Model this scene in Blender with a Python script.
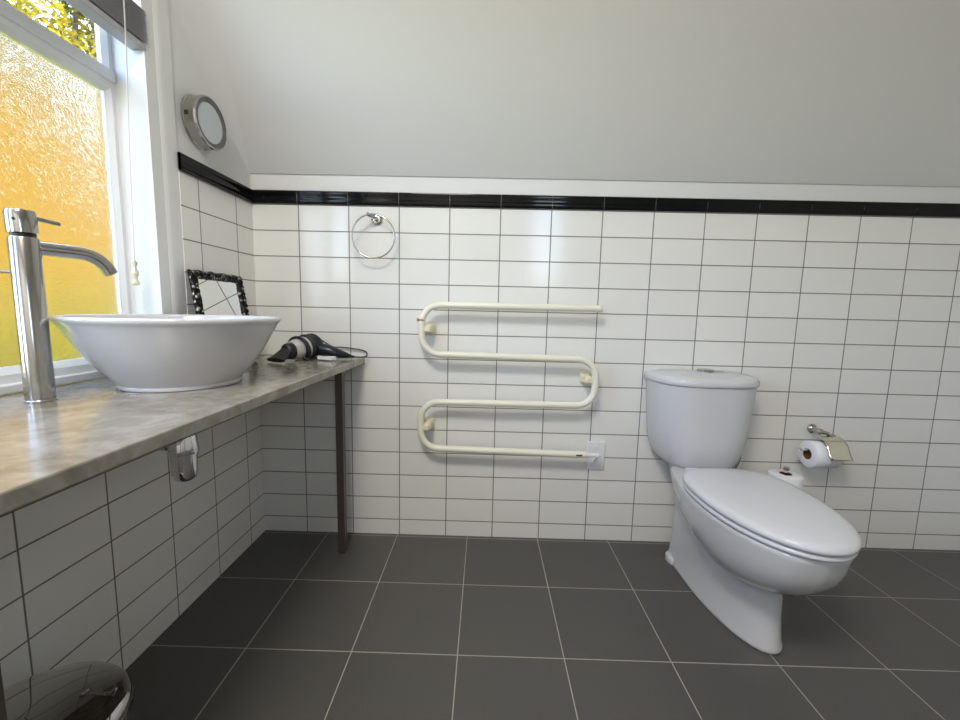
import bpy, bmesh, math, random
from mathutils import Vector, Matrix
random.seed(7)
PI = math.pi
for o in list(bpy.data.objects): bpy.data.objects.remove(o)
SC = bpy.context.scene
COL = SC.collection

# ---------------------------------------------------------------- camera
cam = bpy.data.cameras.new('camera'); cam_o = bpy.data.objects.new('camera', cam); COL.objects.link(cam_o)
cam.sensor_fit = 'HORIZONTAL'; cam.sensor_width = 36.0; cam.lens = 410.6 / 960 * 36.0
cam.clip_start = 0.02; cam.clip_end = 200
yaw, pit, rol = -0.0115, 0.1199, 0.023
fw = Vector((math.sin(yaw)*math.cos(pit), math.cos(yaw)*math.cos(pit), -math.sin(pit)))
rt = Vector((math.cos(yaw), -math.sin(yaw), 0)); up = rt.cross(fw)
r2 = rt*math.cos(rol) + up*math.sin(rol); u2 = -rt*math.sin(rol) + up*math.cos(rol)
m = Matrix((r2, u2, -fw)).transposed().to_4x4(); m.translation = Vector((0.9348, -1.6721, 0.9694))
cam_o.matrix_world = m
SC.camera = cam_o

# ---------------------------------------------------------------- light
W = bpy.data.worlds.new('sky'); SC.world = W; W.use_nodes = True
wn = W.node_tree; wn.nodes.clear()
sky = wn.nodes.new('ShaderNodeTexSky'); sky.sky_type = 'NISHITA'; sky.sun_disc = False
sky.sun_elevation = math.radians(48); sky.sun_rotation = math.radians(60); sky.air_density = 0.8; sky.dust_density = 2.5
bg = wn.nodes.new('ShaderNodeBackground'); bg.inputs['Strength'].default_value = 1.15
wo = wn.nodes.new('ShaderNodeOutputWorld')
tint = wn.nodes.new('ShaderNodeMixRGB'); tint.blend_type = 'MULTIPLY'; tint.inputs[0].default_value = 1; tint.inputs[2].default_value = (1, .92, .85, 1)
wn.links.new(sky.outputs[0], tint.inputs[1]); wn.links.new(tint.outputs[0], bg.inputs[0]); wn.links.new(bg.outputs[0], wo.inputs[0])
sun = bpy.data.lights.new('sun', 'SUN'); sun.energy = .4; sun.angle = math.radians(0.6); sun.color = (1, 0.95, 0.86)
sun_o = bpy.data.objects.new('sun', sun); COL.objects.link(sun_o)
sun_o.rotation_euler = Vector((1.0, 0.45, 1.35)).to_track_quat('Z', 'Y').to_euler()
def portal(name, loc, rot, sx, sy):
    l = bpy.data.lights.new(name, 'AREA'); l.shape = 'RECTANGLE'; l.size = sx; l.size_y = sy; l.cycles.is_portal = True
    o = bpy.data.objects.new(name, l); COL.objects.link(o); o.location = loc; o.rotation_euler = rot
portal('portal', (-0.17, -1.035, 1.43), (0, -PI/2, 0), 1.36, 1.16)
portal('portal', (1.58, -3.06, 1.75), (PI/2, 0, 0), .42, 1.05)
SC.view_settings.view_transform = 'Standard'; SC.view_settings.look = 'None'
SC.view_settings.gamma = 1.0; SC.view_settings.use_curve_mapping = False
SC.view_settings.exposure = 1.38
cy = SC.cycles
cy.max_bounces = 14; cy.diffuse_bounces = 8; cy.glossy_bounces = 6; cy.transmission_bounces = 8; cy.transparent_max_bounces = 12
cy.caustics_reflective = False; cy.caustics_refractive = True; cy.blur_glossy = 0.5; cy.sample_clamp_indirect = 6.0
cy.use_denoising = True

# ---------------------------------------------------------------- materials
class NT:
    def __init__(s, name):
        s.m = bpy.data.materials.new(name); s.m.use_nodes = True; s.t = s.m.node_tree
        s.b = s.t.nodes['Principled BSDF']; s.out = s.t.nodes['Material Output']
    def n(s, typ, **kw):
        x = s.t.nodes.new('ShaderNode' + typ)
        for k, v in kw.items():
            if k in x.inputs.keys(): x.inputs[k].default_value = v
            else: setattr(x, k, v)
        return x
    def l(s, a, b): s.t.links.new(a, b)
def mat(name, col, rough=0.5, metal=0.0, bump=0.0, bscale=40.0, var=0.0, coat=0.0, spec=None, aniso=0):
    q = NT(name); b = q.b
    b.inputs['Base Color'].default_value = (*col, 1); b.inputs['Roughness'].default_value = rough; b.inputs['Metallic'].default_value = metal
    if coat: b.inputs['Coat Weight'].default_value = coat; b.inputs['Coat Roughness'].default_value = 0.05
    if spec is not None: b.inputs['Specular IOR Level'].default_value = spec
    if bump or var:
        tc = q.n('TexCoord'); no = q.n('TexNoise', Scale=bscale, Detail=4.0); q.l(tc.outputs['Object'], no.inputs['Vector'])
        if bump:
            bp = q.n('Bump', Strength=bump, Distance=0.002); q.l(no.outputs['Fac'], bp.inputs['Height']); q.l(bp.outputs[0], b.inputs['Normal'])
        if var:
            mx = q.n('MixRGB'); mx.inputs[1].default_value = (*[c*(1-var) for c in col], 1); mx.inputs[2].default_value = (*[min(1, c*(1+var)) for c in col], 1)
            q.l(no.outputs['Fac'], mx.inputs[0]); q.l(mx.outputs[0], b.inputs['Base Color'])
    return q.m
def tiles(name, ax, off, bw, bh, mort, c1, c2, cm, rough, wave=0.0, grain=0.0):
    """stack-bonded tiles laid out in the object's own metres"""
    q = NT(name); b = q.b
    tc = q.n('TexCoord'); sp = q.n('SeparateXYZ'); q.l(tc.outputs['Object'], sp.inputs[0])
    cb = q.n('CombineXYZ')
    for k in (0, 1):
        a = q.n('Math', operation='MULTIPLY_ADD'); a.inputs[1].default_value = ax[k][1]; a.inputs[2].default_value = off[k] + 20*(bw, bh)[k]
        q.l(sp.outputs[ax[k][0]], a.inputs[0]); q.l(a.outputs[0], cb.inputs[k])
    br = q.n('TexBrick', offset=0.0, squash=1.0)
    br.inputs['Scale'].default_value = 1.0; br.inputs['Brick Width'].default_value = bw; br.inputs['Row Height'].default_value = bh
    br.inputs['Mortar Size'].default_value = mort; br.inputs['Mortar Smooth'].default_value = 0.25
    br.inputs['Color1'].default_value = (*c1, 1); br.inputs['Color2'].default_value = (*c2, 1); br.inputs['Mortar'].default_value = (*cm, 1)
    q.l(cb.outputs[0], br.inputs['Vector'])
    colo = br.outputs['Color']
    if grain:
        no = q.n('TexNoise', Scale=260.0, Detail=3.0); q.l(tc.outputs['Object'], no.inputs['Vector'])
        rp = q.n('MapRange'); rp.inputs[3].default_value = 1-grain; rp.inputs[4].default_value = 1+grain; q.l(no.outputs['Fac'], rp.inputs[0])
        mm = q.n('MixRGB', blend_type='MULTIPLY'); mm.inputs[0].default_value = 1; q.l(colo, mm.inputs[1]); q.l(rp.outputs[0], mm.inputs[2]); colo = mm.outputs[0]
    q.l(colo, b.inputs['Base Color'])
    ro = q.n('MapRange'); ro.inputs[3].default_value = rough; ro.inputs[4].default_value = 0.9; q.l(br.outputs['Fac'], ro.inputs[0]); q.l(ro.outputs[0], b.inputs['Roughness'])
    bp = q.n('Bump', invert=True, Strength=0.6, Distance=0.001); q.l(br.outputs['Fac'], bp.inputs['Height'])
    n2 = q.n('TexNoise', Scale=9.0 if wave else 300.0, Detail=1.0); q.l(tc.outputs['Object'], n2.inputs['Vector'])
    b2 = q.n('Bump', Strength=wave or 0.25, Distance=0.004 if wave else 0.0006); q.l(n2.outputs['Fac'], b2.inputs['Height'])
    q.l(bp.outputs[0], b2.inputs['Normal']); q.l(b2.outputs[0], b.inputs['Normal'])
    return q.m
T1, T2, TM = (.80, .79, .75), (.77, .76, .72), (.20, .185, .17)
M = {}
M['tile_back'] = tiles('glazed white wall tile', (('X', 1), ('Z', 1)), (-.1839, -.0674), .2, .1, .0022, T1, T2, TM, .13, wave=.10)
M['tile_left'] = tiles('glazed white wall tile side', (('Y', -1), ('Z', 1)), (-.1069, -.0674), .2, .1, .0022, T1, T2, TM, .13, wave=.10)
M['tile_floor'] = tiles('charcoal floor tile', (('X', 1), ('Y', 1)), (-.2755, .3179), .3013, .3013, .0016, (.078, .075, .070), (.086, .083, .077), (.40, .38, .33), .42, grain=.25)
M['plaster'] = mat('white painted plaster', (.72, .72, .71), .6, bump=.12, bscale=14)
M['paint'] = mat('white gloss paint', (.74, .75, .76), .3)
M['black_tile'] = mat('glossy black ceramic', (.004, .004, .005), .08, spec=.22)
M['grout'] = mat('grey grout', (.30, .29, .27), .9)
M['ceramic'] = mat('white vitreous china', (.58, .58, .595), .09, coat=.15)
M['seat'] = mat('white seat plastic', (.62, .63, .66), .2)
M['chrome'] = mat('polished chrome', (.72, .72, .73), .09, 1.0)
M['steel'] = mat('brushed nickel', (.47, .455, .43), .16, 1.0)
M['dark_steel'] = mat('dark bronzed steel', (.12, .10, .085), .45, .6)
M['cream'] = mat('cream powder coat', (.80, .77, .64), .3)
M['cream2'] = mat('yellowed cream plastic', (.74, .69, .50), .4)
M['brass'] = mat('brass', (.5, .3, .12), .3, 1.0)
M['white_plastic'] = mat('white switch plastic', (.78, .78, .79), .3)
M['black_plastic'] = mat('black plastic', (.012, .012, .014), .32)
M['blue_plastic'] = mat('blue-black plastic', (.010, .013, .020), .3)
M['ring_grey'] = mat('dark grey satin ring', (.16, .165, .165), .4, .5)
M['silver_plastic'] = mat('silver plastic', (.62, .61, .60), .3, .6)
M['rubber'] = mat('black cable rubber', (.010, .010, .010), .5)
M['label'] = mat('small dark label', (.05, .05, .045), .5)
M['paper'] = mat('soft white tissue', (.82, .82, .84), .95, bump=.4, bscale=220)
M['card'] = mat('brown cardboard core', (.16, .075, .035), .9)
M['champagne'] = mat('polished champagne metal', (.80, .77, .62), .14, 1.0)
M['mirror'] = mat('mirror glass', (.86, .88, .86), .02, 1.0)
M['pale_disc'] = mat('pale satin glass', (.55, .59, .61), .35)
M['slat'] = mat('grey aluminium slat', (.44, .43, .45), .4, .2)
M['cord'] = mat('white cord', (.75, .74, .70), .8)
M['bin_lid'] = mat('dark mirror chrome', (.42, .41, .39), .04, 1.0)
M['bark'] = mat('brown bark', (.10, .07, .05), .9, bump=.8, bscale=12)
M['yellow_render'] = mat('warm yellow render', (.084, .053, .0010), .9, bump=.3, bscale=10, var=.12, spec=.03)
M['lawn'] = mat('green lawn', (.14, .19, .012), .95, bump=.8, bscale=30, var=.3)
# marble
q = NT('polished beige marble'); tc = q.n('TexCoord')
n1 = q.n('TexNoise', Scale=5.0, Detail=8.0, Roughness=.62, Distortion=1.6); n2 = q.n('TexNoise', Scale=26.0, Detail=6.0, Distortion=.8)
q.l(tc.outputs['Object'], n1.inputs['Vector']); q.l(tc.outputs['Object'], n2.inputs['Vector'])
r1 = q.n('ValToRGB'); e = r1.color_ramp.elements; e[0].position = .34; e[0].color = (.235, .205, .16, 1); e[1].position = .66; e[1].color = (.37, .35, .315, 1)
x = e.new(.5); x.color = (.31, .285, .24, 1)
q.l(n1.outputs['Fac'], r1.inputs[0])
r2_ = q.n('ValToRGB'); e = r2_.color_ramp.elements; e[0].position = .40; e[0].color = (.80, .77, .72, 1); e[1].position = .58; e[1].color = (1, 1, 1, 1)
q.l(n2.outputs['Fac'], r2_.inputs[0])
mx = q.n('MixRGB', blend_type='MULTIPLY'); mx.inputs[0].default_value = .8; q.l(r1.outputs[0], mx.inputs[1]); q.l(r2_.outputs[0], mx.inputs[2])
q.l(mx.outputs[0], q.b.inputs['Base Color']); q.b.inputs['Roughness'].default_value = .17
M['marble'] = q.m
# floral pewter frame
q = NT('blackened silver carving'); tc = q.n('TexCoord'); v = q.n('TexVoronoi', Scale=70.0); q.l(tc.outputs['Object'], v.inputs['Vector'])
r = q.n('ValToRGB'); r.color_ramp.elements[0].color = (.48, .46, .43, 1); r.color_ramp.elements[0].position = .16; r.color_ramp.elements[1].color = (.012, .011, .010, 1); r.color_ramp.elements[1].position = .42
q.l(v.outputs['Distance'], r.inputs[0]); q.l(r.outputs[0], q.b.inputs['Base Color']); q.b.inputs['Metallic'].default_value = .7; q.b.inputs['Roughness'].default_value = .35
bp = q.n('Bump', Strength=1.0, Distance=.004, invert=True); q.l(v.outputs['Distance'], bp.inputs['Height']); q.l(bp.outputs[0], q.b.inputs['Normal'])
M['pewter'] = q.m
# textured pane: rough glass with a share of scattered daylight
q = NT('obscure textured glass'); b = q.b
b.inputs['Base Color'].default_value = (1, 1, 1, 1); b.inputs['Transmission Weight'].default_value = 1.0; b.inputs['Roughness'].default_value = .20; b.inputs['IOR'].default_value = 1.45
tc = q.n('TexCoord'); n1 = q.n('TexNoise', Scale=60.0, Detail=3.0, Distortion=2.5); q.l(tc.outputs['Object'], n1.inputs['Vector'])
bp = q.n('Bump', Strength=.38, Distance=.003); q.l(n1.outputs['Fac'], bp.inputs['Height']); q.l(bp.outputs[0], b.inputs['Normal'])
tr = q.n('BsdfTranslucent'); tr.inputs['Color'].default_value = (.9, .9, .9, 1)
ms = q.n('MixShader'); ms.inputs[0].default_value = .01; q.l(b.outputs[0], ms.inputs[1]); q.l(tr.outputs[0], ms.inputs[2]); q.l(ms.outputs[0], q.out.inputs[0])
M['obscure'] = q.m
# clear pane
q = NT('clear glass'); t_ = q.n('BsdfTransparent'); g = q.n('BsdfGlossy', Roughness=.02); f = q.n('Fresnel', IOR=1.45); ge = q.n('NewGeometry')
mu = q.n('Math', operation='MULTIPLY_ADD'); mu.inputs[1].default_value = -1; mu.inputs[2].default_value = 1; q.l(ge.outputs['Backfacing'], mu.inputs[0])
m2 = q.n('Math', operation='MULTIPLY'); q.l(f.outputs[0], m2.inputs[0]); q.l(mu.outputs[0], m2.inputs[1])
ms = q.n('MixShader'); q.l(m2.outputs[0], ms.inputs[0]); q.l(t_.outputs[0], ms.inputs[1]); q.l(g.outputs[0], ms.inputs[2]); q.l(ms.outputs[0], q.out.inputs[0])
M['clear'] = q.m
def leafmat(name, c, c2):
    q = NT(name); b = q.b; tc = q.n('TexCoord'); no = q.n('TexNoise', Scale=2.2, Detail=3.0); q.l(tc.outputs['Object'], no.inputs['Vector'])
    mx = q.n('MixRGB'); mx.inputs[1].default_value = (*c, 1); mx.inputs[2].default_value = (*c2, 1); q.l(no.outputs['Fac'], mx.inputs[0])
    q.l(mx.outputs[0], b.inputs['Base Color']); b.inputs['Roughness'].default_value = .6; b.inputs['Specular IOR Level'].default_value = .1
    tr = q.n('BsdfTranslucent'); q.l(mx.outputs[0], tr.inputs['Color'])
    ms = q.n('MixShader'); ms.inputs[0].default_value = .5; q.l(b.outputs[0], ms.inputs[1]); q.l(tr.outputs[0], ms.inputs[2]); q.l(ms.outputs[0], q.out.inputs[0])
    return q.m
M['leaf'] = leafmat('yellow green leaf', (.13, .15, .012), (.38, .33, .04))
M['hedge'] = leafmat('hedge leaf', (.15, .16, .003), (.27, .24, .006))

# ---------------------------------------------------------------- mesh helpers
class MB:
    def __init__(s): s.v = []; s.f = []; s.mi = []
    def add(s, vs, fs, mi=0):
        o = len(s.v); s.v += [tuple(p) for p in vs]; s.f += [tuple(i+o for i in f) for f in fs]; s.mi += [mi]*len(fs); return s
    def box(s, a, b, mi=0):
        x0, y0, z0 = [min(a[i], b[i]) for i in range(3)]; x1, y1, z1 = [max(a[i], b[i]) for i in range(3)]
        vs = [(x0,y0,z0),(x1,y0,z0),(x1,y1,z0),(x0,y1,z0),(x0,y0,z1),(x1,y0,z1),(x1,y1,z1),(x0,y1,z1)]
        return s.add(vs, [(0,3,2,1),(4,5,6,7),(0,1,5,4),(1,2,6,5),(2,3,7,6),(3,0,4,7)], mi)
    def loft(s, rings, cap0=True, cap1=True, mi=0, closed=False):
        n = len(rings[0]); vs = [p for r in rings for p in r]; fs = []
        K = len(rings)
        for k in range(K if closed else K-1):
            k2 = (k+1) % K
            for i in range(n):
                j = (i+1) % n; fs.append((k*n+i, k*n+j, k2*n+j, k2*n+i))
        if cap0 and not closed: fs.append(tuple(range(n))[::-1])
        if cap1 and not closed: fs.append(tuple((K-1)*n+i for i in range(n)))
        return s.add(vs, fs, mi)
    def lathe(s, c, axis, prof, n=40, mi=0, cap=True):
        """prof: (radius, distance along axis)"""
        ax = Vector(axis).normalized(); a = ax.orthogonal().normalized(); bb = ax.cross(a); c = Vector(c)
        rings = [[c + ax*h + (a*math.cos(2*PI*i/n) + bb*math.sin(2*PI*i/n))*r for i in range(n)] for r, h in prof]
        return s.loft(rings, cap, cap, mi)
    def tube(s, pts, r, n=14, cap=True, mi=0, closed=False):
        P = [Vector(p) for p in pts]; K = len(P); rings = []
        rr = r if isinstance(r, (list, tuple)) else [r]*K
        T = []
        for k in range(K):
            if closed: t = P[(k+1) % K]-P[k-1]
            else: t = P[min(k+1, K-1)]-P[max(k-1, 0)]
            T.append(t.normalized())
        nrm = T[0].orthogonal().normalized()
        for k in range(K):
            nrm = (nrm - T[k]*nrm.dot(T[k])).normalized(); bn = T[k].cross(nrm)
            rings.append([P[k] + (nrm*math.cos(2*PI*i/n) + bn*math.sin(2*PI*i/n))*rr[k] for i in range(n)])
        return s.loft(rings, cap, cap, mi, closed)
def spline(pts, n=8, closed=False):
    P = [Vector(p) for p in pts]; K = len(P); out = []
    rng = range(K) if closed else range(K-1)
    for k in rng:
        g = (lambda i: P[i % K]) if closed else (lambda i: P[max(0, min(K-1, i))])
        p0, p1, p2, p3 = g(k-1), g(k), g(k+1), g(k+2)
        for i in range(n):
            t = i/n; out.append(.5*((2*p1)+(p2-p0)*t+(2*p0-5*p1+4*p2-p3)*t*t+(-p0+3*p1-3*p2+p3)*t**3))
    if not closed: out.append(P[-1])
    return out
def build(name, mb, mats, parent=None, base=(0,0,0), smooth=None, bevel=0.0, bseg=3, subd=0, ang=35, coll=None):
    """base: world position of the object's origin (of the parent thing's origin when parented)"""
    if parent is not None: base = parent['_base'] if '_base' in parent.keys() else tuple(parent.location)
    B = Vector(base)
    me = bpy.data.meshes.new(name)
    me.from_pydata([Vector(p)-B for p in mb.v], [], mb.f)
    ms = mats if isinstance(mats, (list, tuple)) else [mats]
    for k in ms: me.materials.append(M[k])
    me.polygons.foreach_set('material_index', mb.mi)
    bm = bmesh.new(); bm.from_mesh(me); bmesh.ops.recalc_face_normals(bm, faces=bm.faces); bm.to_mesh(me); bm.free()
    o = bpy.data.objects.new(name, me); COL.objects.link(o)
    if parent is not None:
        o.parent = parent
    else: o.location = B
    if smooth is None or smooth:
        me.polygons.foreach_set('use_smooth', [True]*len(me.polygons))
    if bevel:
        w = o.modifiers.new('bevel', 'BEVEL'); w.width = bevel; w.segments = bseg; w.limit_method = 'ANGLE'; w.angle_limit = math.radians(ang)
        w.harden_normals = False
    if subd:
        w = o.modifiers.new('subdiv', 'SUBSURF'); w.levels = subd; w.render_levels = subd
    if smooth is None:
        me.update()
        if not subd:
            # sharpen hard edges
            bm = bmesh.new(); bm.from_mesh(me)
            for ed in bm.edges:
                if len(ed.link_faces) == 2 and ed.calc_face_angle(0) > math.radians(ang): ed.smooth = False
            bm.to_mesh(me); bm.free()
    return o
SUB = {}
def sub(name, mb, mats, parent, **kw):
    """a sub-part: mesh given in world metres, parent is a part whose thing sits at base"""
    root = parent.parent
    o = build(name, mb, mats, None, base=tuple(root.location), **kw)
    o.location = (0, 0, 0); o.parent = parent
    return o
def thing(name, label, cat, loc, group=None):
    o = bpy.data.objects.new(name, None); COL.objects.link(o); o.location = loc; o.empty_display_size = .05
    o['label'] = label; o['category'] = cat
    if group: o['group'] = group
    return o
def tag(o, label, cat, group=None):
    o['label'] = label; o['category'] = cat
    if group: o['group'] = group
    return o
def struct(name, mb, mats, **kw):
    o = build(name, mb, mats, **kw); o['kind'] = 'structure'; return o

# ---------------------------------------------------------------- room shell
RX, FY, CZ = 3.10, -2.90, 2.45          # right wall, wall behind the camera, flat ceiling
SZ0, TAN = 1.484, 1.33                  # sloping ceiling starts above the back wall
WY0, WYM, WY1, WZ0, WZ1 = -0.468, -1.08, -1.60, 0.742, 2.10   # window opening in the left wall
TE = -0.388                              # where the tiles of the left wall stop
TT = 1.37                               # underside of the black border
struct('floor', MB().box((-.135, FY-.15, -.10), (RX+.15, .15, 0)), 'tile_floor', smooth=False)
w = MB(); w.box((-.135, .006, 0), (RX+.15, .15, 1.75), 0); w.box((0, 0, 0), (RX, .006, TT+.004), 1)
struct('wall_back', w, ['plaster', 'tile_back'], smooth=False)
w = MB()
w.box((-.135, .006, 0), (-.006, WY0-.015, CZ+.1), 0)                 # pier between corner and window
w.box((-.135, WY0-.015, 0), (-.006, WY1, WZ0), 0)                     # below the window
w.box((-.135, WY0-.015, WZ1), (-.006, WY1, CZ+.1), 0)                 # above
w.box((-.135, WY1, 0), (-.006, FY, CZ+.1), 0)                         # beyond
w.box((-.006, 0, 0), (0, TE, TT+.004), 1)                            # tiling by the corner
w.box((-.006, TE, 0), (0, FY, WZ0-.001), 1)                          # tiling under the counter
# rounded plaster margin of the opening
pr_ = [(-.006, TE+.0005)] + [(-.006, -.425)] + [(-.006 + .0 - .035*(1-math.cos(a)), -.425 - .043*math.sin(a)) for a in [i*PI/2/8 for i in range(1, 9)]] + [(-.11, WY0), (-.11, TE+.0005)]
w.loft([[(x_+.004 if x_ > -.1 else x_, y_, z_) for x_, y_ in pr_] for z_ in (WZ0, WZ1)], mi=0)
struct('wall_left', w, ['plaster', 'tile_left'], smooth=False)
struct('wall_right', MB().box((RX, FY-.15, 0), (RX+.15, .15, CZ+.1)), 'plaster', smooth=False)
w = MB(); X0, X1, Z0, Z1 = 1.38, 1.78, 1.25, 2.25
for a, b in (((-.135, FY, 0), (X0, FY-.15, CZ+.1)), ((X1, FY, 0), (RX+.15, FY-.15, CZ+.1)), ((X0, FY, 0), (X1, FY-.15, Z0)), ((X0, FY, Z1), (X1, FY-.15, CZ+.1))): w.box(a, b)
struct('wall_front', w, 'plaster', smooth=False)
# ceiling: slope with a cove into the left wall, then flat
ys = -(CZ-SZ0)/TAN
w = MB()
n_ = 10
def slope_ring(x_, cz):  # cz: how far the cove pulls the surface down
    return [(x_, .006, SZ0 - cz*.0), (x_, 0, SZ0), (x_, ys, CZ), (x_, FY-.15, CZ), (x_, FY-.15, CZ+.12), (x_, ys+.05, CZ+.12), (x_, .15, SZ0+.2), (x_, .15, SZ0)]
rings = [slope_ring(-.135, 0), slope_ring(RX+.15, 0)]
w.loft(rings, mi=0)
# cove fillet between gable and slope (concave quarter, radius grows away from the corner)
nrm = Vector((0, -TAN, -1)).normalized() * 1.0
def cove(y_):
    z_ = SZ0 + TAN*(-y_); r = .008 + .11*min(1, (-y_)/.40)
    pts = []
    for i in range(19):
        a = i/18*PI/2
        d = r*(1-math.sin(a)); e_ = r*(1-math.cos(a))    # d along x, e_ along slope normal
        pts.append(Vector((d - .0064, y_, z_)) + nrm*e_ - nrm*.0004)
    pts.append(Vector((-.012, y_, z_)) - nrm*.01)
    return pts
w.loft([cove(-.70*i/12) for i in range(13)], mi=0)
struct('ceiling', w, 'plaster', smooth=None, ang=40)

# black border of rounded tiles
def border(seg, wall):
    mb = MB()
    for a, b in seg:
        prof = [(0, TT), (.010, TT+.001), (.013, TT+.006), (.011, TT+.018), (.011, TT+.032), (.014, TT+.040), (.013, TT+.047), (.008, TT+.050), (0, TT+.050)]
        a2, b2 = a+.001, b-.001
        if wall == 'back': rs = [[(t, -d, z) for d, z in prof] for t in (a2, b2)]
        else: rs = [[(d, -t, z) for d, z in prof] for t in (a2, b2)]
        mb.loft(rs, mi=0)
    lo, hi = seg[0][0], seg[-1][1]
    g_ = [(0, TT+.001), (.0095, TT+.002), (.0095, TT+.048), (0, TT+.049)]
    if wall == 'back': mb.loft([[(t, -d, z) for d, z in g_] for t in (lo, hi)], mi=1)
    else: mb.loft([[(d, -t, z) for d, z in g_] for t in (lo+.001, hi-.001)], mi=1)
    return mb
seg = [(0.0, .1839)] + [(.1839+.2*i, .1839+.2*(i+1)) for i in range(14)] + [(2.9839, RX)]
struct('trim_1', border(seg, 'back'), ['black_tile', 'grout'], ang=50)
struct('trim_2', border([(0.0145, .1069), (.1069, .3069), (.3069, .392)], 'left'), ['black_tile', 'grout'], ang=50)

# ---------------------------------------------------------------- window in the left wall
FX = -.09    # room face of the frame
w = MB()
w.box((FX, WY0+.001, .769), (-.135, WY0-.016, WZ1))                   # jamb
w.box((FX, WY1+.06, .769), (-.135, WY1, WZ1))
w.box((FX, WY0-.016, WZ1-.05), (-.135, WY1+.06, WZ1))                 # head
w.box((FX+.002, WY0-.016, 1.560), (-.135, WYM+.03, 1.590))            # transom
w.box((FX+.012, WY0-.001, .769), (-.135, WY1+.06, .789))              # sill board
w.box((FX, WYM+.03, .789), (-.135, WYM-.03, WZ1-.05))                # mullion
win = struct('window_1', w, 'paint', smooth=False, bevel=.003, bseg=2)
def rail(mb, y0, y1, z0, z1, wd, x0, x1, ch=.012, top=None, bot=None):
    """a rectangular sash ring with a chamfer towards the glass"""
    top = top or wd; bot = bot or wd
    def ring(x_, k): return [(x_, y0-k*wd, z0+k*bot), (x_, y1+k*wd, z0+k*bot), (x_, y1+k*wd, z1-k*top), (x_, y0-k*wd, z1-k*top)]
    rs = [ring(x1, 0), ring(x0, 0), ring(x0, .55), ring(x0-.012, 1.0), ring(x1, 1.0)]
    mb.loft(rs, closed=True)
mb = MB(); rail(mb, WY0-.016, WYM+.03, .789, 1.560, .020, FX-.004, -.118, top=.026, bot=.034)
so = build('sash', mb, 'paint', base=(0,0,0), smooth=False); so.parent = win
mb = MB(); rail(mb, WY0-.016, WYM+.03, 1.590, WZ1-.05, .020, FX-.004, -.118, top=.026, bot=.006)
so2 = build('sash', mb, 'paint', base=(0,0,0), smooth=False); so2.parent = win
mb = MB().box((-.106, WY0-.030, .815), (-.111, WYM+.045, 1.540))
g1 = build('glass', mb, 'obscure', smooth=False); g1.parent = so; g1['label'] = 'obscure textured pane'
mb = MB().box((-.106, WY0-.030, 1.594), (-.109, WYM+.045, WZ1-.07))
g2 = build('glass', mb, 'clear', smooth=False); g2.parent = so2; g2['label'] = 'clear upper pane'
mb = MB(); rail(mb, WYM-.03, WY1+.06, .789, WZ1-.05, .020, FX-.004, -.118, top=.026, bot=.034)
so3 = build('sash', mb, 'paint', base=(0,0,0), smooth=False); so3.parent = win
g4 = build('glass', MB().box((-.106, WYM-.045, .815), (-.109, WY1+.075, WZ1-.07)), 'clear', smooth=False); g4.parent = so3; g4['label'] = 'clear tall pane'
# window behind the camera
w = MB()
for a, b in (((X0, FY-.05, Z0), (X0+.05, FY-.12, Z1)), ((X1-.05, FY-.05, Z0), (X1, FY-.12, Z1)), ((X0+.05, FY-.05, Z0), (X1-.05, FY-.12, Z0+.05)), ((X0+.05, FY-.05, Z1-.05), (X1-.05, FY-.12, Z1))): w.box(a, b)
w2 = struct('window_2', w, 'paint', smooth=False, bevel=.003, bseg=2)
g3 = build('glass', MB().box((X0+.05, FY-.08, Z0+.05), (X1-.05, FY-.084, Z1-.05)), 'clear', smooth=False); g3.parent = w2

# unseen fill light added behind the camera to brighten the room, shaped as a ceiling fixture
lm = thing('fill_lamp', 'added round fill light on the flat ceiling behind the camera, out of view', 'fill light', (.55, -1.95, CZ))
build('housing', MB().lathe((.55, -1.95, CZ), (0, 0, -1), [(.30, .0005), (.315, .004), (.315, .030), (.300, .034), (.300, .028)], 64, cap=False), 'white_plastic', lm)
L = bpy.data.lights.new('fill_light', 'AREA'); L.shape = 'DISK'; L.size = .58; L.energy = 16; L.color = (1.0, .95, .88)
Lo = bpy.data.objects.new('fill_light', L); COL.objects.link(Lo); Lo.parent = lm; Lo.location = (0, 0, -.03)

# venetian blind drawn up
bl = thing('venetian_blind', 'grey venetian blind drawn up in a bundle at the head of the window', 'blind', (-.045, -.8, 1.665))
mb = MB().box((-.044, -.476, 1.648), (-.004, WYM-.02, 1.664)); build('bottom_rail', mb, 'slat', bl, bevel=.003)
mb = MB()
for i in range(15):
    z_ = 1.668 + i*.0055; dy = random.uniform(-.002, .001)
    a = [(-.050+.05*k/6, 0, z_ + .0035*math.sin(PI*k/6)) for k in range(7)]
    ring0 = [(p[0], -.473+dy, p[2]) for p in a] + [(p[0], -.473+dy, p[2]+.0014) for p in reversed(a)]
    ring1 = [(p[0], WYM-.02+dy, p[2]) for p in ring0]
    mb.loft([ring0, ring1])
build('slat_stack', mb, 'slat', bl)
for y_ in (-.56, -1.02):
  mb = MB()
  mb.tube([(-.050, y_, 1.745), (-.050, y_, 2.055), (-.002, y_, 2.055), (-.002, y_, 1.745)], .0012, 6)
  build('ladder_cord', mb, 'cord', bl)
mb = MB().box((-.052, -.473, 2.055), (-.002, WYM-.02, 2.095)); build('head_rail', mb, 'slat', bl, bevel=.002)
mb = MB().tube(spline([(.001, -.545, 2.06), (.001, -.546, 1.70), (-.010, -.552, 1.35), (-.020, -.551, 1.075)], 8), .0012, 6)
mb.tube(spline([(.002, -.548, 2.06), (.002, -.549, 1.70), (-.006, -.556, 1.35), (-.012, -.560, 1.045)], 8), .0012, 6)
pc = build('pull_cord', mb, 'cord', bl)
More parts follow.
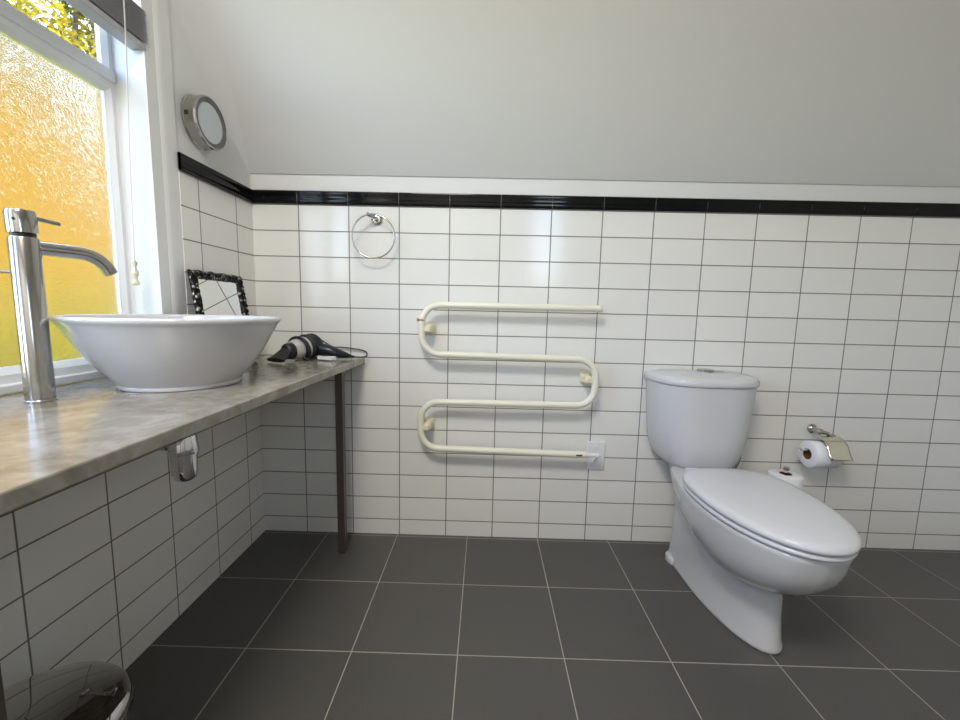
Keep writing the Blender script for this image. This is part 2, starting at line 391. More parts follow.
prof = [(.0035, .030), (.0075, .026), (.0075, .021), (.0045, .014), (.0055, .006), (.0085, .002), (.0085, -.004), (.004, -.006)]
for c in ((-.020, -.551, 1.052), (-.012, -.560, 1.022)):
    sub('tassel', MB().lathe(c, (0, 0, 1), prof, 20), 'cream2', pc)

# ---------------------------------------------------------------- counter
CT, CB, CX = .768, .742, .430
ct = thing('stone_countertop', 'long polished beige marble worktop on thin dark metal legs under the window', 'countertop', (.2, -.95, .0))
def slabring(z_, e=0):
    return [(.0+0, -.001, z_), (CX-e+.012, -.001, z_), (CX-e, -.5, z_), (CX-e, -2.2, z_), (-.004, -2.2, z_), (-.004, WY1+.001, z_), (-.088, WY1+.001, z_), (-.088, WY0-.001, z_), (.0005, WY0-.001, z_)]
mb = MB(); mb.loft([[(x_ if x_ > -.003 else x_, y_, z_) for x_, y_, z_ in slabring(z)] for z in (CB+.0005, CT)])
build('slab', mb, 'marble', ct, smooth=False, bevel=.003, bseg=2)
for y_ in (-.125, -1.262):
    mb = MB().box((.372, y_, 0), (.400, y_-.030, CB-.012)); build('leg', mb, 'dark_steel', ct, smooth=False, bevel=.0015, bseg=1)
mb = MB().box((.380, -.02, CB-.012), (.404, -2.15, CB)).box((.02, -.02, CB-.012), (.38, -.045, CB))
build('support_rail', mb, 'dark_steel', ct, smooth=False)

# ---------------------------------------------------------------- basin
bc = (.165, -.645)
bs = thing('vessel_basin', 'round white ceramic vessel basin standing on the marble worktop', 'basin', (bc[0], bc[1], CT))
R0, ZT = .230, .938
outer = [(.116, CT+.0002), (.129, CT+.001), (.131, CT+.005), (.129, CT+.010), (.136, CT+.020), (.158, CT+.045), (.184, CT+.083), (.206, CT+.123), (.2205, ZT-.020), (.2235, ZT-.015), (.2280, ZT-.011), (.2298, ZT-.006), (.2290, ZT-.002), (.2265, ZT), (.2235, ZT), (.2205, ZT-.002)]
inner = [(.2180, ZT-.007), (.213, ZT-.020), (.196, ZT-.055), (.165, ZT-.095), (.120, ZT-.125), (.070, ZT-.140), (.024, ZT-.145)]
mb = MB().lathe((bc[0], bc[1], 0), (0, 0, 1), outer+inner, 96)
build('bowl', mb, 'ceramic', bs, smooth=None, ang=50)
mb = MB().lathe((bc[0], bc[1], ZT-.1449), (0, 0, 1), [(.024, 0), (.030, .001), (.030, .003), (.020, .005), (.0, .006)], 32); build('waste', mb, 'chrome', bs)

# bottle trap
tp = thing('bottle_trap', 'chrome bottle trap hanging below the basin under the worktop', 'bottle trap', (.17, -.655, .62))
c = (.17, -.668, 0)
mb = MB().lathe(c, (0, 0, 1), [(.016, .635), (.016, .741)], 28)
build('tailpipe', mb, 'chrome', tp)
mb = MB().lathe(c, (0, 0, 1), [(.026, .592), (.034, .592), (.035, .596), (.0325, .612), (.030, .634), (.027, .640), (.017, .641)], 40); build('collar', mb, 'chrome', tp)
mb = MB().lathe(c, (0, 0, 1), [(.002, .519), (.018, .520), (.025, .526), (.0285, .538), (.0295, .552), (.0295, .592), (.026, .593)], 40); build('cup', mb, 'chrome', tp)
mb = MB().tube(spline([(.155, -.670, .618), (.12, -.676, .618), (.07, -.684, .620), (.005, -.688, .620)], 6), .015, 20)
mb.lathe((.001, -.688, .620), (1, 0, 0), [(.030, 0), (.030, .004), (.018, .012)], 28)
mb.lathe((.126, -.675, .618), (1, -.1, 0), [(.0152, -.008), (.020, -.007), (.020, .012), (.0152, .013)], 28)
build('waste_pipe', mb, 'chrome', tp)

# ---------------------------------------------------------------- tap
tx, ty = .042, -.872
ta = thing('mixer_tap', 'tall brushed metal mixer tap beside the vessel basin', 'tap', (tx, ty, CT))
TR = .0225
mb = MB().lathe((tx, ty, CT), (0, 0, 1), [(TR+.0015, 0.0003), (TR+.0015, .003), (TR, .005), (TR, .318), (TR-.002, .321), (TR-.005, .322)], 48); body = build('body', mb, 'steel', ta)
mb = MB().lathe((tx, ty, CT), (0, 0, 1), [(TR-.004, .321), (TR-.004, .328)], 40); build('joint_ring', mb, 'black_plastic', ta)
mb = MB().lathe((tx, ty, CT+.327), (-.02, -.03, 1), [(TR-.004, 0), (TR, .002), (TR, .040), (TR-.002, .044), (0, .0445)], 48); hd = build('control_knob', mb, 'steel', ta)
d = Vector((.10, .21, 0)).normalized()
p0 = Vector((tx, ty, CT+.360)) + d*(TR-.004)
mb = MB().tube([p0, p0+d*.025-Vector((0, 0, .003)), p0+d*.035-Vector((0, 0, .0045)), p0+d*.0370-Vector((0, 0, .0048))], [.0045, .0045, .0045, .002], 16)
sub('lever', mb, 'steel', hd)
mb = MB().lathe(Vector((tx, ty, CT+.352))+Vector((.35, -.94, 0)).normalized()*(TR-.002), Vector((.35, -.94, 0)), [(.003, .0), (.003, .0026)], 12); sub('screw', mb, 'black_plastic', hd)
sp = Vector((tx, ty, 1.071)) + d*(TR-.004)
pts = [sp, sp+d*.060+Vector((0, 0, -.001)), sp+d*.080+Vector((0, 0, -.005)), sp+d*.095+Vector((0, 0, -.014)), sp+d*.106+Vector((0, 0, -.027)), sp+d*.113+Vector((0, 0, -.040))]
mb = MB().tube(spline(pts, 6), .0135, 24); spo = build('spout', mb, 'steel', ta)
e0 = pts[-1]; dd = (pts[-1]-pts[-2]).normalized()
sub('aerator', MB().lathe(e0-dd*.002, dd, [(.0095, 0), (.0095, .003)], 20), 'black_plastic', spo)
d2 = Vector((-.75, -.62, 0)).normalized(); p0 = Vector((tx, ty, 1.022)) + d2*(TR-.003)
mb = MB().tube([p0, p0+d2*.12], .003, 10); build('side_rod', mb, 'steel', ta)

# ---------------------------------------------------------------- carved mirror
mr = thing('standing_mirror', 'small rectangular mirror in an ornate blackened silver frame leaning on the side wall', 'mirror', (.05, -.29, CT))
TL, BL = Vector((.016, -.406, 1.074)), Vector((.090, -.448, CT+.004))
TRr = Vector((.016, -.126, 1.082)); BRr = BL + (TRr-TL)
TRr = Vector((.016, -.138, 1.074)); BRr = TRr + (BL-TL)
ux = (TRr-TL).normalized(); uy = (BL-TL).normalized(); nz = uy.cross(ux).normalized()
if nz.x < 0: nz = -nz
Wd = (TRr-TL).length; Hd = (BL-TL).length
def mp(a, b, h): return TL + ux*a + uy*b + nz*h
mb = MB(); fwid = .030
N = 26
def frame_ring(k, h, wob=0):
    out = []
    for (ax_, ay_, bx_, by_) in ((0, 0, 1, 0), (1, 0, 1, 1), (1, 1, 0, 1), (0, 1, 0, 0)):
        for i in range(N):
            t = i/N; x_ = ax_+(bx_-ax_)*t; y_ = ay_+(by_-ay_)*t
            X_ = k + x_*(Wd-2*k); Y_ = k + y_*(Hd-2*k)
            s_ = wob*math.sin(t*PI*9)
            out.append(mp(X_ + (s_ if ax_ == bx_ else 0), Y_ + (s_ if ay_ == by_ else 0), h + abs(s_)*.8))
    return out
mb.loft([frame_ring(.002, 0), frame_ring(0, .006, .0018), frame_ring(.006, .013, .001), frame_ring(.014, .010, .0025), frame_ring(.021, .014, .0015), frame_ring(.027, .009, .0012), frame_ring(.029, .004), frame_ring(.029, 0)], closed=True)
# raised leaf scrolls
for (ax_, ay_, bx_, by_) in ((0, 0, 1, 0), (1, 0, 1, 1), (1, 1, 0, 1), (0, 1, 0, 0)):
    for i in range(13):
        t = (i+.5)/13; X_ = .014 + (ax_+(bx_-ax_)*t)*(Wd-.028); Y_ = .014 + (ay_+(by_-ay_)*t)*(Hd-.028)
        a = (.6 if i % 2 else -.6) + (0 if ay_ == by_ else PI/2); L_ = .010
        pts = [mp(X_+math.cos(a)*L_*s_, Y_+math.sin(a)*L_*s_, .011+.005*(1-s_*s_)) for s_ in (-1, -.5, 0, .5, 1)]
        mb.tube(pts, [.001, .003, .004, .003, .001], 8)
build('frame', mb, 'pewter', mr, smooth=True)
mb = MB().loft([[mp(.027, .027, h), mp(Wd-.027, .027, h), mp(Wd-.027, Hd-.027, h), mp(.027, Hd-.027, h)] for h in (.0015, .005)]); build('mirror_glass', mb, 'mirror', mr, smooth=False)

# ---------------------------------------------------------------- round wall light
wl = thing('wall_light', 'round chrome wall light with a pale disc, high on the side wall', 'wall light', (.0, -.283, 1.547))
c = Vector((-.006, -.283, 1.547)); ax_ = Vector((1, .0, .0))
mb = MB().lathe(c, ax_, [(.076, .0005), (.0785, .002), (.0785, .006), (.0765, .008), (.0765, .036), (.0785, .040), (.077, .045), (.073, .046), (.073, .039)], 72, cap=False); hs = build('housing', mb, 'steel', wl)
mb = MB().lathe(c, ax_, [(.0729, .030), (.0729, .0445), (.0605, .0425), (.0598, .040)], 72, cap=False); build('ring', mb, 'ring_grey', wl)
mb = MB().lathe(c, ax_, [(.0596, .036), (.0591, .0415), (.0, .0425)], 64); build('disc', mb, 'pale_disc', wl)
a = math.radians(200)
cc = c + Vector((.020, math.cos(math.radians(188))*.083, math.sin(math.radians(172))*.083*.0))
sub('switch', MB().box(c+Vector((.012, -.0785, -.006)), c+Vector((.023, -.074, .006))), 'black_plastic', hs, smooth=False, bevel=.001)

# ---------------------------------------------------------------- towel ring
tr_ = thing('towel_ring', 'round chrome towel ring mounted on the back wall tiles under the black border', 'towel ring', (.494, 0, 1.319))
mb = MB().lathe((.496, 0, 1.317), (0, -1, 0), [(.022, .0002), (.022, .005), (.019, .008), (.010, .010), (.0085, .014), (.0085, .030), (.004, .031)], 36)
mb.tube([(.498, -.026, 1.317), (.480, -.046, 1.322), (.470, -.054, 1.326)], .0075, 16); build('mount', mb, 'chrome', tr_)
rc = Vector((.494, -.052, 1.244)); RR = .082
rot = math.radians(8)
pts = [rc + Vector((math.cos(a)*math.cos(rot), math.cos(a)*math.sin(rot)*.4, math.sin(a)))*RR for a in [2*PI*i/72 for i in range(72)]]
build('ring', MB().tube(pts, .0032, 12, closed=True), 'steel', tr_)

# ---------------------------------------------------------------- heated towel rail
hr = thing('heated_towel_rail', 'cream serpentine heated towel rail fixed to the back wall', 'towel rail', (1.03, 0, .40))
Y = -.070
def corner_path(pts, r, n=10):
    P = [Vector(p) for p in pts]; out = [P[0]]
    for k in range(1, len(P)-1):
        a = (P[k-1]-P[k]).normalized(); b = (P[k+1]-P[k]).normalized(); ang = a.angle(b); t = r/math.tan(ang/2)
        p1 = P[k]+a*t; p2 = P[k]+b*t; cdir = (a+b).normalized(); cc = P[k]+cdir*(r/math.sin(ang/2))
        v1 = p1-cc; v2 = p2-cc; th = v1.angle(v2)
        for i in range(n+1):
            s_ = i/n; out.append(cc + (v1*math.sin((1-s_)*th)+v2*math.sin(s_*th))/math.sin(th))
    out.append(P[-1]); return out
path = [(1.376, Y, .987), (.6870, Y, .987), (.6865, Y, .796), (1.374, Y, .788), (1.372, Y, .604), (.684, Y, .604), (.685, Y, .414), (1.350, Y, .402)]
pp = corner_path(path, .072)
build('pipe', MB().tube(pp, .0132, 20), 'cream', hr, smooth=None)
mb = MB().lathe((1.378, Y, .987), (1, 0, 0), [(.0132, 0), (.0138, .001), (.0138, .006), (.010, .009)], 24); build('end_cap', mb, 'cream', hr)
mb = MB().tube([(1.345, Y, .4020), (1.398, Y, .4005)], .0085, 16).lathe((1.396, Y, .4005), (1, 0, -.02), [(.0085, -.006), (.0095, -.005), (.0095, .006), (.004, .008)], 20); build('element_end', mb, 'white_plastic', hr)
for (x_, z_) in ((.6867, .893), (1.373, .706), (.6845, .498)):
    sx = 1 if x_ < 1 else -1
    xc = x_+sx*.026
    mb = MB().loft([[(xc+a*w_, -y_, z_+b*h_) for a, b in ((-1, -.6), (-.6, -1), (.6, -1), (1, -.6), (1, .6), (.6, 1), (-.6, 1), (-1, .6))] for y_, w_, h_ in ((.0003, .022, .027), (.010, .022, .027), (.014, .016, .020), (.050, .014, .018), (.060, .013, .016), (.062, .008, .010))])
    mb.loft([[(x_+sx*k, Y+dy, z_+dz) for dy, dz in ((-.008, -.010), (.016, -.012), (.016, .012), (-.008, .010))] for k in (.004, .034)])
    b_ = build('bracket', mb, 'cream2', hr, bevel=.002)
mb = MB().lathe((.6866, Y, .928), (0, 0, 1), [(.0133, -.004), (.0142, -.003), (.0142, .003), (.0133, .004)], 24).box((.667, Y-.004, .922), (.674, Y+.004, .934)); build('clip', mb, 'brass', hr)
mb = MB().box((1.310, Y-.0140, .4005), (1.334, Y-.0100, .4065)); build('label_plate', mb, 'label', hr, smooth=False)
mb = MB().tube(spline([(1.402, Y, .400), (1.412, -.062, .396), (1.408, -.035, .378), (1.402, -.018, .362), (1.400, -.0095, .350)], 6), .0032, 10); build('cable', mb, 'white_plastic', hr)

# outlet
ol = thing('wall_outlet', 'white switched wall outlet at the end of the towel rail', 'outlet', (1.409, 0, .378))
mb = MB().box((1.372, -.009, .318), (1.446, -.0002, .438)); pl_ = build('plate', mb, 'white_plastic', ol, bevel=.003)
sub('rocker', MB().box((1.404, -.013, .404), (1.416, -.008, .420)), 'white_plastic', pl_, bevel=.0015)
mb = MB().box((1.390, -.012, .332), (1.428, -.008, .372)); build('cable_outlet', mb, 'white_plastic', ol, bevel=.002)

# ---------------------------------------------------------------- toilet
TX = 1.768
to = thing('toilet', 'white close-coupled toilet with closed lid standing against the back wall', 'toilet', (TX, -.35, 0))
def outline(half, n=5):
    """half: (w, y) points from the back to the front centre -> closed ring of (x, y)"""
    pts = spline([(w_, y_, 0) for w_, y_ in half], n)
    R_ = [(p.x, p.y) for p in pts]; L_ = [(-p.x, p.y) for p in pts]
    return R_ + L_[::-1][1:-1] if abs(half[-1][0]) < 1e-6 and abs(half[0][0]) < 1e-6 else R_ + L_[::-1]
def egg(hw, yb, yf, back=.75, n=40, ym=None):
    """egg-shaped ring, widest a little behind the middle; back: squareness of the back"""
    ym = ym if ym is not None else yb + (yf-yb)*.42
    out = []
    for i in range(n):
        a = 2*PI*i/n; cx_, sy_ = math.cos(a), math.sin(a)
        if sy_ >= 0:   # front half
            p = 1.0; x_ = math.copysign(abs(cx_)**.96, cx_)*hw; y_ = ym + (yf-ym)*sy_
        else:
            x_ = math.copysign(abs(cx_)**back, cx_)*hw; y_ = ym - (yb-ym)*(-(abs(sy_)**back))
        out.append((x_, y_))
    return out
def at(ring, z_, dx=0): return [(TX+dx+x_, y_, z_(y_) if callable(z_) else z_) for x_, y_ in ring]
# pedestal
mb = MB()
PD = .022
ped = [(.103, -.055, -.582, 0.0005), (.105, -.055, -.585, .004), (.104, -.056, -.584, .012), (.100, -.060, -.577, .03), (.096, -.064, -.570, .10), (.094, -.066, -.566, .20), (.095, -.066, -.566, .30), (.10, -.06, -.57, .345)]
mb.loft([at(egg(h, a, b, .45, 48), z_, PD) for h, a, b, z_ in ped])
# flared foot at the back
for sx in (-1, 1):
    mb.loft([[(TX+PD+sx*(.085+.030*math.cos(t))*1.0, -.135+.042*math.sin(t)*k, z_) for t in [2*PI*i/20 for i in range(20)]] for z_, k in ((.0006, 1.0), (.010, 1.0), (.018, .92), (.024, .7))])
# bowl: keyhole rim outline lofted down with a tilted underside
def rim(hwmul, yfront, inset=0, hb=.125):
    pts = [(0, -.012), (.05, -.012), (.058, -.016), (.064, -.03), (.070, -.10), (.112, -.160), (.126, -.19), (.143, -.26), (.162, -.34), (.1690, -.43), (.164, -.53), (.143, -.63), (.107, -.705), (.060, -.750), (0, -.765)]
    out = []
    for w_, y_ in pts:
        yy = -.40 + (y_+.40)*((yfront+.40)/(-.37)) if y_ < -.40 else y_ 
        out.append((max(0, w_-inset*(1 if w_ > .01 else 0))*hwmul, yy))
    return outline(out, 4)
rs = []
zt = .396
spec = [  # width factor, front y, depth below rim at front, depth below rim at back
 (0.93, -.728, .000, .000), (1.0, -.750, .001, .001), (1.01, -.754, .006, .006), (1.0, -.751, .018, .016), (.985, -.745, .050, .028), (.955, -.730, .085, .044), (.90, -.703, .120, .062),
 (.80, -.665, .155, .085), (.66, -.605, .185, .110), (.50, -.555, .202, .135)]
for f_, yf_, df, db in spec:
    r_ = rim(f_, yf_)
    def zf(y_, df=df, db=db, yf_=yf_):
        t = min(1, max(0, (-.02-y_)/(.55))); t = t*t*(3-2*t); return zt - (db + (df-db)*t)
    rs.append(at(r_, zf))
mb.loft(rs)
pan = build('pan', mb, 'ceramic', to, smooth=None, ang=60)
# seat and lid
mb = MB(); SEX = TX
def ringz(hw, yb, yf, z_, bk=.62): return at(egg(hw*.94, yb-.012, yf+.022, bk, 56), z_)
mb.loft([ringz(.176, -.262, -.778, .3985), ringz(.180, -.258, -.782, .401), ringz(.181, -.257, -.784, .406), ringz(.179, -.259, -.781, .411), ringz(.172, -.266, -.772, .4135)])
build('seat', mb, 'seat', to, smooth=None, ang=60)
mb = MB()
mb.loft([ringz(.172, -.262, -.774, .4165), ringz(.180, -.254, -.785, .4175), ringz(.183, -.251, -.789, .421), ringz(.1835, -.2505, -.7895, .427), ringz(.181, -.253, -.786, .4335), ringz(.174, -.260, -.777, .4385), ringz(.160, -.275, -.758, .442), ringz(.13, -.31, -.71, .4455), ringz(.07, -.40, -.60, .4485), ringz(.02, -.47, -.52, .449)])
build('lid', mb, 'seat', to, smooth=None, ang=60)
for sx in (-1, 1):
  mb = MB().lathe((TX+sx*.075-.02, -.238, .412), (1, 0, 0), [(.006, 0), (.012, .001), (.012, .039), (.006, .040)], 20).lathe((TX+sx*.075, -.238, .3965), (0, 0, 1), [(.014, 0), (.014, .006), (.009, .010)], 20)
  build('hinge', mb, 'seat', to)
# cistern
def dring(hw, yf, z_, yb=-.012, n=13, sq=.38):
    out = []
    # back straight edge, sides, bowed front
    for i in range(n):
        a = PI*i/(n-1)
        x_ = math.cos(a); y_ = math.sin(a)
        out.append((TX-.006 + hw*math.copysign(abs(x_)**.62, x_), yb-.06 + (yf-(yb-.06))*(abs(y_)**.9), z_))
    out.append((TX-.006-hw, yb-.02, z_)); out.append((TX-.006-hw*.985, yb-.004, z_)); out.append((TX-.006-hw*.96, yb, z_))
    out.append((TX-.006-hw*.3, yb, z_)); out.append((TX-.006+hw*.3, yb, z_))
    out.append((TX-.006+hw*.96, yb, z_)); out.append((TX-.006+hw*.985, yb-.004, z_)); out.append((TX-.006+hw, yb-.02, z_))
    return out
def dring2(hw, yf, z_, yb=-.012): return [((x_-TX)*.87+TX+.016, y_, z__) for x_, y_, z__ in dring(hw, yf, z_, yb, 41)]
mb = MB()
cs = [(.10, -.150, .3885), (.128, -.178, .392), (.150, -.190, .400), (.168, -.197, .416), (.180, -.202, .440), (.189, -.205, .460), (.196, -.208, .49), (.203, -.211, .54), (.209, -.214, .60), (.214, -.217, .66), (.2175, -.219, .712)]
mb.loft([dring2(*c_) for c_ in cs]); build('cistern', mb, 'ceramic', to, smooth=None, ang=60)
mb = MB()
mb.loft([dring2(.214, -.214, .7125, -.010), dring2(.222, -.224, .7135, -.008), dring2(.2255, -.2275, .718, -.006), dring2(.226, -.228, .727, -.006), dring2(.224, -.226, .735, -.006), dring2(.218, -.219, .742, -.010), dring2(.205, -.205, .7465, -.02), dring2(.17, -.175, .7530, -.035), dring2(.09, -.13, .7580, -.06), dring2(.03, -.105, .7595, -.08)])
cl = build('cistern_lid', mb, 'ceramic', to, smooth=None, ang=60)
mb = MB().lathe((TX+.012, -.105, .7585), (0, 0, 1), [(.030, 0), (.030, .005), (.027, .0080), (.0, .0100)], 40); build('flush_button', mb, 'steel', to)
mb = MB().tube(spline([(TX+.21, -.05, .46), (TX+.212, -.05, .40), (TX+.20, -.03, .33), (TX+.20, -.004, .30)], 6), .006, 12); 
build('inlet_pipe', mb, 'chrome', to)

# ---------------------------------------------------------------- toilet roll holder and rolls
hd_ = thing('toilet_roll_holder', 'chrome wall roll holder with a polished champagne cover flap', 'toilet roll holder', (2.29, 0, .515))
mb = MB().lathe((2.293, 0, .517), (0, -1, 0), [(.019, .0002), (.019, .005), (.014, .009), (.011, .012), (.011, .042), (.012, .046), (.007, .050)], 28)
mb.tube(spline([(2.293, -.042, .517), (2.32, -.046, .510), (2.330, -.047, .500), (2.350, -.047, .499)], 6), .0075, 12)
build('mount', mb, 'steel', hd_)
mb = MB().tube(corner_path([(2.348, -.047, .499), (2.357, -.047, .499), (2.357, -.075, .448), (2.20, -.075, .448)], .006, 5), .0042, 12)
mb.tube([(2.205, -.075, .448), (2.196, -.075, .455)], .004, 10)
build('roll_bar', mb, 'chrome', hd_)
RC = Vector((0, -.075, .445))
# cover flap: curved sheet over the roll with two notches along the hinge
def flap(a, r, x_): return (x_, RC.y - math.sin(a)*r, RC.z + math.cos(a)*r)
xs = [2.262, 2.272, 2.279, 2.298, 2.306, 2.325, 2.332, 2.345]
mb = MB(); rr0 = .0575
prof = [(math.radians(-28+i*14), rr0) for i in range(8)]
pl2 = [flap(a, r, 0)[1:] for a, r in prof]; l_ = Vector((0,)+pl2[-1]); t_ = (Vector((0,)+pl2[-1])-Vector((0,)+pl2[-2])).normalized()
pl2 += [tuple(l_+t_*.02)[1:], tuple(l_+t_*.035+Vector((0, -.003, 0)))[1:]]
sheet = [[(x_, y_, z_) for x_ in xs] for y_, z_ in pl2]
vs = [p for r in sheet for p in r]; nx = len(xs); fs = []
for i in range(len(sheet)-1):
    for j in range(nx-1):
        if i == 0 and j in (1, 4): continue
        fs.append((i*nx+j, i*nx+j+1, (i+1)*nx+j+1, (i+1)*nx+j))
mb.add(vs, fs)
cv = build('cover', mb, 'champagne', hd_, smooth=True); cv['label'] = 'polished champagne cover flap'
sm = cv.modifiers.new('thickness', 'SOLIDIFY'); sm.thickness = .0016; sm.offset = 1
def roll(name, label, c, axis, L, group, loose=False):
    t = thing(name, label, 'toilet roll', tuple(c), group)
    ax_ = Vector(axis); R_, r_ = (.053, .020) if ax_.x else (.057, .020)
    mb = MB().lathe(c, ax_, [(r_+.0015, -L/2), (R_-.003, -L/2), (R_, -L/2+.003), (R_, L/2-.003), (R_-.003, L/2), (r_+.0015, L/2)], 56, cap=False)
    mb.lathe(c, ax_, [(r_+.0015, L/2), (r_+.0015, -L/2)], 56, cap=False)
    if loose:
        sh = [[(x_, RC.y + .0535 + .0008*k, RC.z - .0 - .012*k) for x_ in (c[0]-L/2+.001, c[0]+L/2-.001)] for k in range(6)]
        mb.add([p for r in sh for p in r], [(2*i, 2*i+1, 2*i+3, 2*i+2) for i in range(5)])
    build('paper', mb, 'paper', t, ang=50)
    mb = MB().lathe(c, ax_, [(r_, -L/2-.0005), (r_+.0014, -L/2-.0005), (r_+.0014, L/2+.0005), (r_, L/2+.0005)], 40, cap=False).lathe(c, ax_, [(r_, L/2+.0005), (r_, -L/2-.0005)], 40, cap=False)
    build('core', mb, 'card', t)
    return t
roll('toilet_roll', 'white toilet roll hanging in the wall holder under its cover flap', (2.278, RC.y, .4325), (1, 0, 0), .100, 'toilet rolls', True)
# stand behind the toilet
sx_, sy_ = 2.133, -.100
st = thing('toilet_roll_stand', 'chrome upright roll stand behind the toilet, its pin above the top roll', 'roll stand', (sx_, sy_, 0))
build('base', MB().lathe((sx_, sy_, 0), (0, 0, 1), [(.060, .0003), (.070, .002), (.070, .010), (.066, .014), (.010, .016)], 48), 'chrome', st)
build('rod', MB().lathe((sx_, sy_, 0), (0, 0, 1), [(.006, .014), (.006, .372), (.011, .374), (.011, .384), (.006, .388)], 24), 'chrome', st)
h_ = .1135
for k, lb in enumerate(('white spare toilet roll at the bottom of the stand behind the toilet', 'white spare toilet roll in the middle of the stand behind the toilet', 'white spare toilet roll on top of the stand beside the toilet lid')):
    roll('toilet_roll', lb, (sx_, sy_, .0165 + h_*(k+.5) + .0008*k), (0, 0, 1), h_-.0008, 'toilet rolls')

# ---------------------------------------------------------------- hair dryer
dr = thing('hair_dryer', 'black and silver hair dryer wrapped in its cable, on the end of the worktop', 'hair dryer', (.26, -.11, CT))
A = Vector((.218, -.178, CT+.038)); Bv = Vector((.268, -.060, CT+.052)); ad = (Bv-A).normalized()
LB = (Bv-A).length
mb = MB().lathe(A, ad, [(.029, .0), (.0345, .010), (.039, .03), (.0435, LB*.62)], 40); brl = build('barrel', mb, 'silver_plastic', dr)
mb = MB().lathe(A, ad, [(.0436, LB*.60), (.0446, LB*.66), (.044, LB*.85), (.038, LB*.99), (.026, LB*1.06), (0, LB*1.07)], 40); build('rear_cap', mb, 'black_plastic', dr)
mb = MB().lathe(A, ad, [(.022, -.022), (.0285, -.016), (.0315, -.002), (.0320, .010), (.0300, .012)], 40)
# flattened concentrator nozzle
side = Vector((0, 0, 1)).cross(ad).normalized(); upv = ad.cross(side)
def noz(h, a_, b_, dz): return [A + ad*h + side*(a_*math.copysign(abs(math.cos(t))**.8, math.cos(t))) + Vector((0, 0, 1))*(b_*math.sin(t)+dz) for t in [2*PI*i/28 for i in range(28)]]
mb.loft([noz(-.016, .022, .022, 0), noz(-.032, .030, .015, -.006), noz(-.050, .041, .0085, -.016), noz(-.064, .046, .0075, -.021)])
build('nozzle', mb, 'black_plastic', dr)
hp = [Vector((.268, -.075, CT+.040)), Vector((.295, -.088, CT+.038)), Vector((.325, -.092, CT+.033)), Vector((.355, -.088, CT+.024)), Vector((.385, -.078, CT+.016)), Vector((.405, -.070, CT+.011)), Vector((.418, -.064, CT+.008))]
mb = MB().tube(spline(hp, 5), [.0215+.003*math.sin(PI*min(1, i/14)) if i < 14 else max(.0055, .0225-.0013*(i-13)) for i in range(31)], 24)
build('handle', mb, 'blue_plastic', dr)
# cable: coils round the barrel, loop by the wall, back to the plug
cb = []
for i in range(70):
    t = i/69; a = t*2*PI*4.3 + .6
    cpt = A + ad*(.030 + .070*t + .012*math.sin(a*.5))
    r_ = .0445 + .0012*math.sin(a*2.3)
    p = cpt + (side*math.cos(a) + upv*math.sin(a))*r_
    p.z = max(p.z, CT+.0075); cb.append(p)
build('cable_coil', MB().tube(cb, .0058, 10), 'rubber', dr)
lp = [hp[-1], Vector((.445, -.050, CT+.006)), Vector((.458, -.030, CT+.010)), Vector((.446, -.012, CT+.026)), Vector((.395, -.012, CT+.036)), Vector((.350, -.012, CT+.040)), Vector((.318, -.020, CT+.042)), cb[-1]]
build('cable_loop', MB().tube(spline(lp, 8), .0026, 10), 'rubber', dr)
lp = [cb[0], Vector((.262, -.160, CT+.012)), Vector((.285, -.150, CT+.006)), Vector((.300, -.130, CT+.010)), Vector((.318, -.128, CT+.012))]
build('cable_tail', MB().tube(spline(lp, 8), .0030, 10), 'rubber', dr)
mb = MB().tube([Vector((.312, -.128, CT+.012)), Vector((.322, -.130, CT+.012)), Vector((.340, -.134, CT+.0115))], [.005, .009, .0105], 20)
pg = build('plug', mb, 'black_plastic', dr)
def bx(cen, dv, hl, hw_, hh):
    dv = dv.normalized(); s_ = Vector((0, 0, 1)).cross(dv).normalized(); mb = MB()
    mb.loft([[cen + dv*(k*hl) + s_*(i*hw_*(1-.15*(k < 0))) + Vector((0, 0, j*hh)) for i, j in ((-1, -1), (1, -1), (1, 1), (-1, 1))] for k in (-1, 1)]); return mb
sub('plug_cover', bx(Vector((.338, -.140, CT+.0105)), Vector((1, -.35, 0)), .034, .014, .0065), 'white_plastic', pg, smooth=False, bevel=.002)

# ---------------------------------------------------------------- pedal bin
bn = thing('pedal_bin', 'small round pedal bin with a dark mirror-finish lid under the worktop', 'bin', (.215, -1.105, 0))
bx_, by_ = .215, -1.105; RB = .134
build('bucket', MB().lathe((bx_, by_, 0), (0, 0, 1), [(.112, .0005), (.124, .001), (.127, .006), (.127, .2595), (.120, .2605)], 64), 'chrome', bn)
build('band', MB().lathe((bx_, by_, 0), (0, 0, 1), [(.1272, .004), (.1295, .005), (.1295, .022), (.1272, .023)], 64), 'black_plastic', bn)
mb = MB().lathe((bx_, by_, .024), (0, 0, 1), [(.121, .2365), (RB, .237), (RB+.001, .241), (RB, .247), (.1315, .2475), (.1315, .252), (RB-.001, .2525), (RB-.0015, .262), (.128, .268), (.110, .2745), (.080, .2805), (.040, .2845), (.0, .286)], 72)
build('lid', mb, 'bin_lid', bn, ang=50)
build('pedal', MB().box((bx_+.115, by_-.012, .006), (bx_+.165, by_+.012, .012)), 'chrome', bn, bevel=.002)

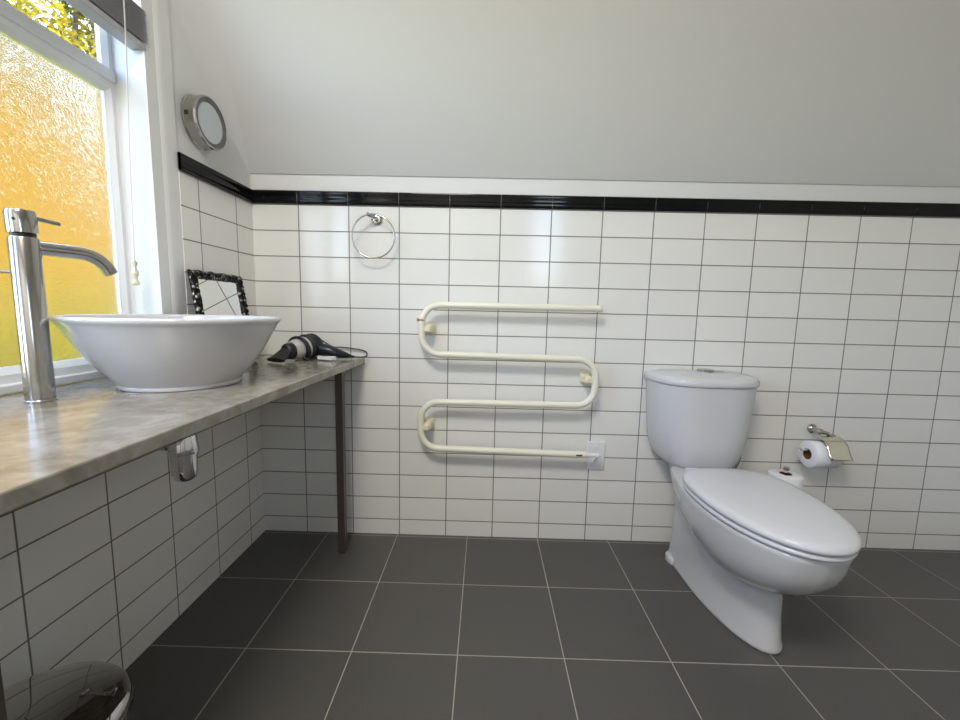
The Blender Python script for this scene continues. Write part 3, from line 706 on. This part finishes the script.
# ---------------------------------------------------------------- outside the window
o = build('ground', MB().box((-14, -8, -.35), (-.20, 16, -.30)), 'lawn', smooth=False)
o['kind'] = 'structure'
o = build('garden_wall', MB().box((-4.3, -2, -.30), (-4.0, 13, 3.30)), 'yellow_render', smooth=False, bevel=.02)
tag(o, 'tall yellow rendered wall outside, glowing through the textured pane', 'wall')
def leaves(mb, c, rad, n, size):
    c = Vector(c)
    for _ in range(n):
        v_ = Vector((random.gauss(0, 1), random.gauss(0, 1), random.gauss(0, 1))).normalized() * (random.random()**.45)
        p = c + Vector((v_.x*rad[0], v_.y*rad[1], v_.z*rad[2]))
        a = Vector((random.gauss(0, 1), random.gauss(0, 1), random.gauss(0, .6))).normalized(); b = a.orthogonal().normalized()
        b.rotate(Matrix.Rotation(random.uniform(0, 2*PI), 3, a)); s_ = size*random.uniform(.6, 1.3)
        mb.add([p-a*s_, p+b*s_*.45, p+a*s_, p-b*s_*.45], [(0, 1, 2, 3)])
def tree(label, base, h, blobs, n, size, group):
    t = thing('tree', label, 'tree', base, group)
    mb = MB(); B_ = Vector(base)
    mb.tube(spline([B_, B_+Vector((.1, .05, h*.35)), B_+Vector((-.05, .1, h*.7)), B_+Vector((.05, 0, h*.95))], 5), [.16*(1-.8*i/15) for i in range(16)], 10)
    for c_, r_ in blobs:
        p = B_+Vector(c_); mb.tube(spline([B_+Vector((.05, .05, h*.4)), (B_+Vector((0, 0, h*.5))+p)/2, p], 4), [.06, .055, .05, .045, .04, .035, .03, .025, .02], 8)
    build('trunk', mb, 'bark', t)
    mb = MB()
    for c_, r_ in blobs: leaves(mb, B_+Vector(c_), r_, n, size)
    build('foliage', mb, 'leaf', t, smooth=False)
    return t
tree('sunlit yellow-green tree seen through the clear upper pane, nearest the blind', (-6.2, 5.6, -.3), 6.2, [((0, 0, 4.6), (1.2, 1.3, 1.1)), ((.4, .9, 5.8), (1.1, 1.0, .9)), ((-.3, -1.0, 5.4), (1.1, 1.0, 1.0)), ((.2, .2, 6.9), (1.0, 1.0, .8)), ((.3, 1.2, 4.4), (1.0, 1.1, .9))], 6000, .055, 'trees outside')
tree('darker tree seen through the clear upper pane, at the left of the photo', (-9.0, 2.6, -.3), 6.8, [((0, 0, 5.2), (1.2, 1.2, 1.0)), ((.3, .6, 6.6), (1.0, 1.1, .9)), ((-.2, -.8, 6.2), (1.0, .9, .8))], 3500, .055, 'trees outside')
hg = thing('hedge', 'low green hedge at the foot of the yellow wall outside', 'hedge', (-3.5, 4.5, -.3))
mb = MB()
for i in range(16): leaves(mb, (-3.55, -1.5+i*.9, .52), (.36, .62, .74), 800, .06)
build('foliage', mb, 'hedge', hg, smooth=False)
for i in range(12): build('stem', MB().tube([(-3.55, -1.3+i*1.15, -.298), (-3.5, -1.2+i*1.15, .1), (-3.6, -1.3+i*1.15, .5)], [.02, .015, .006], 6), 'bark', hg)
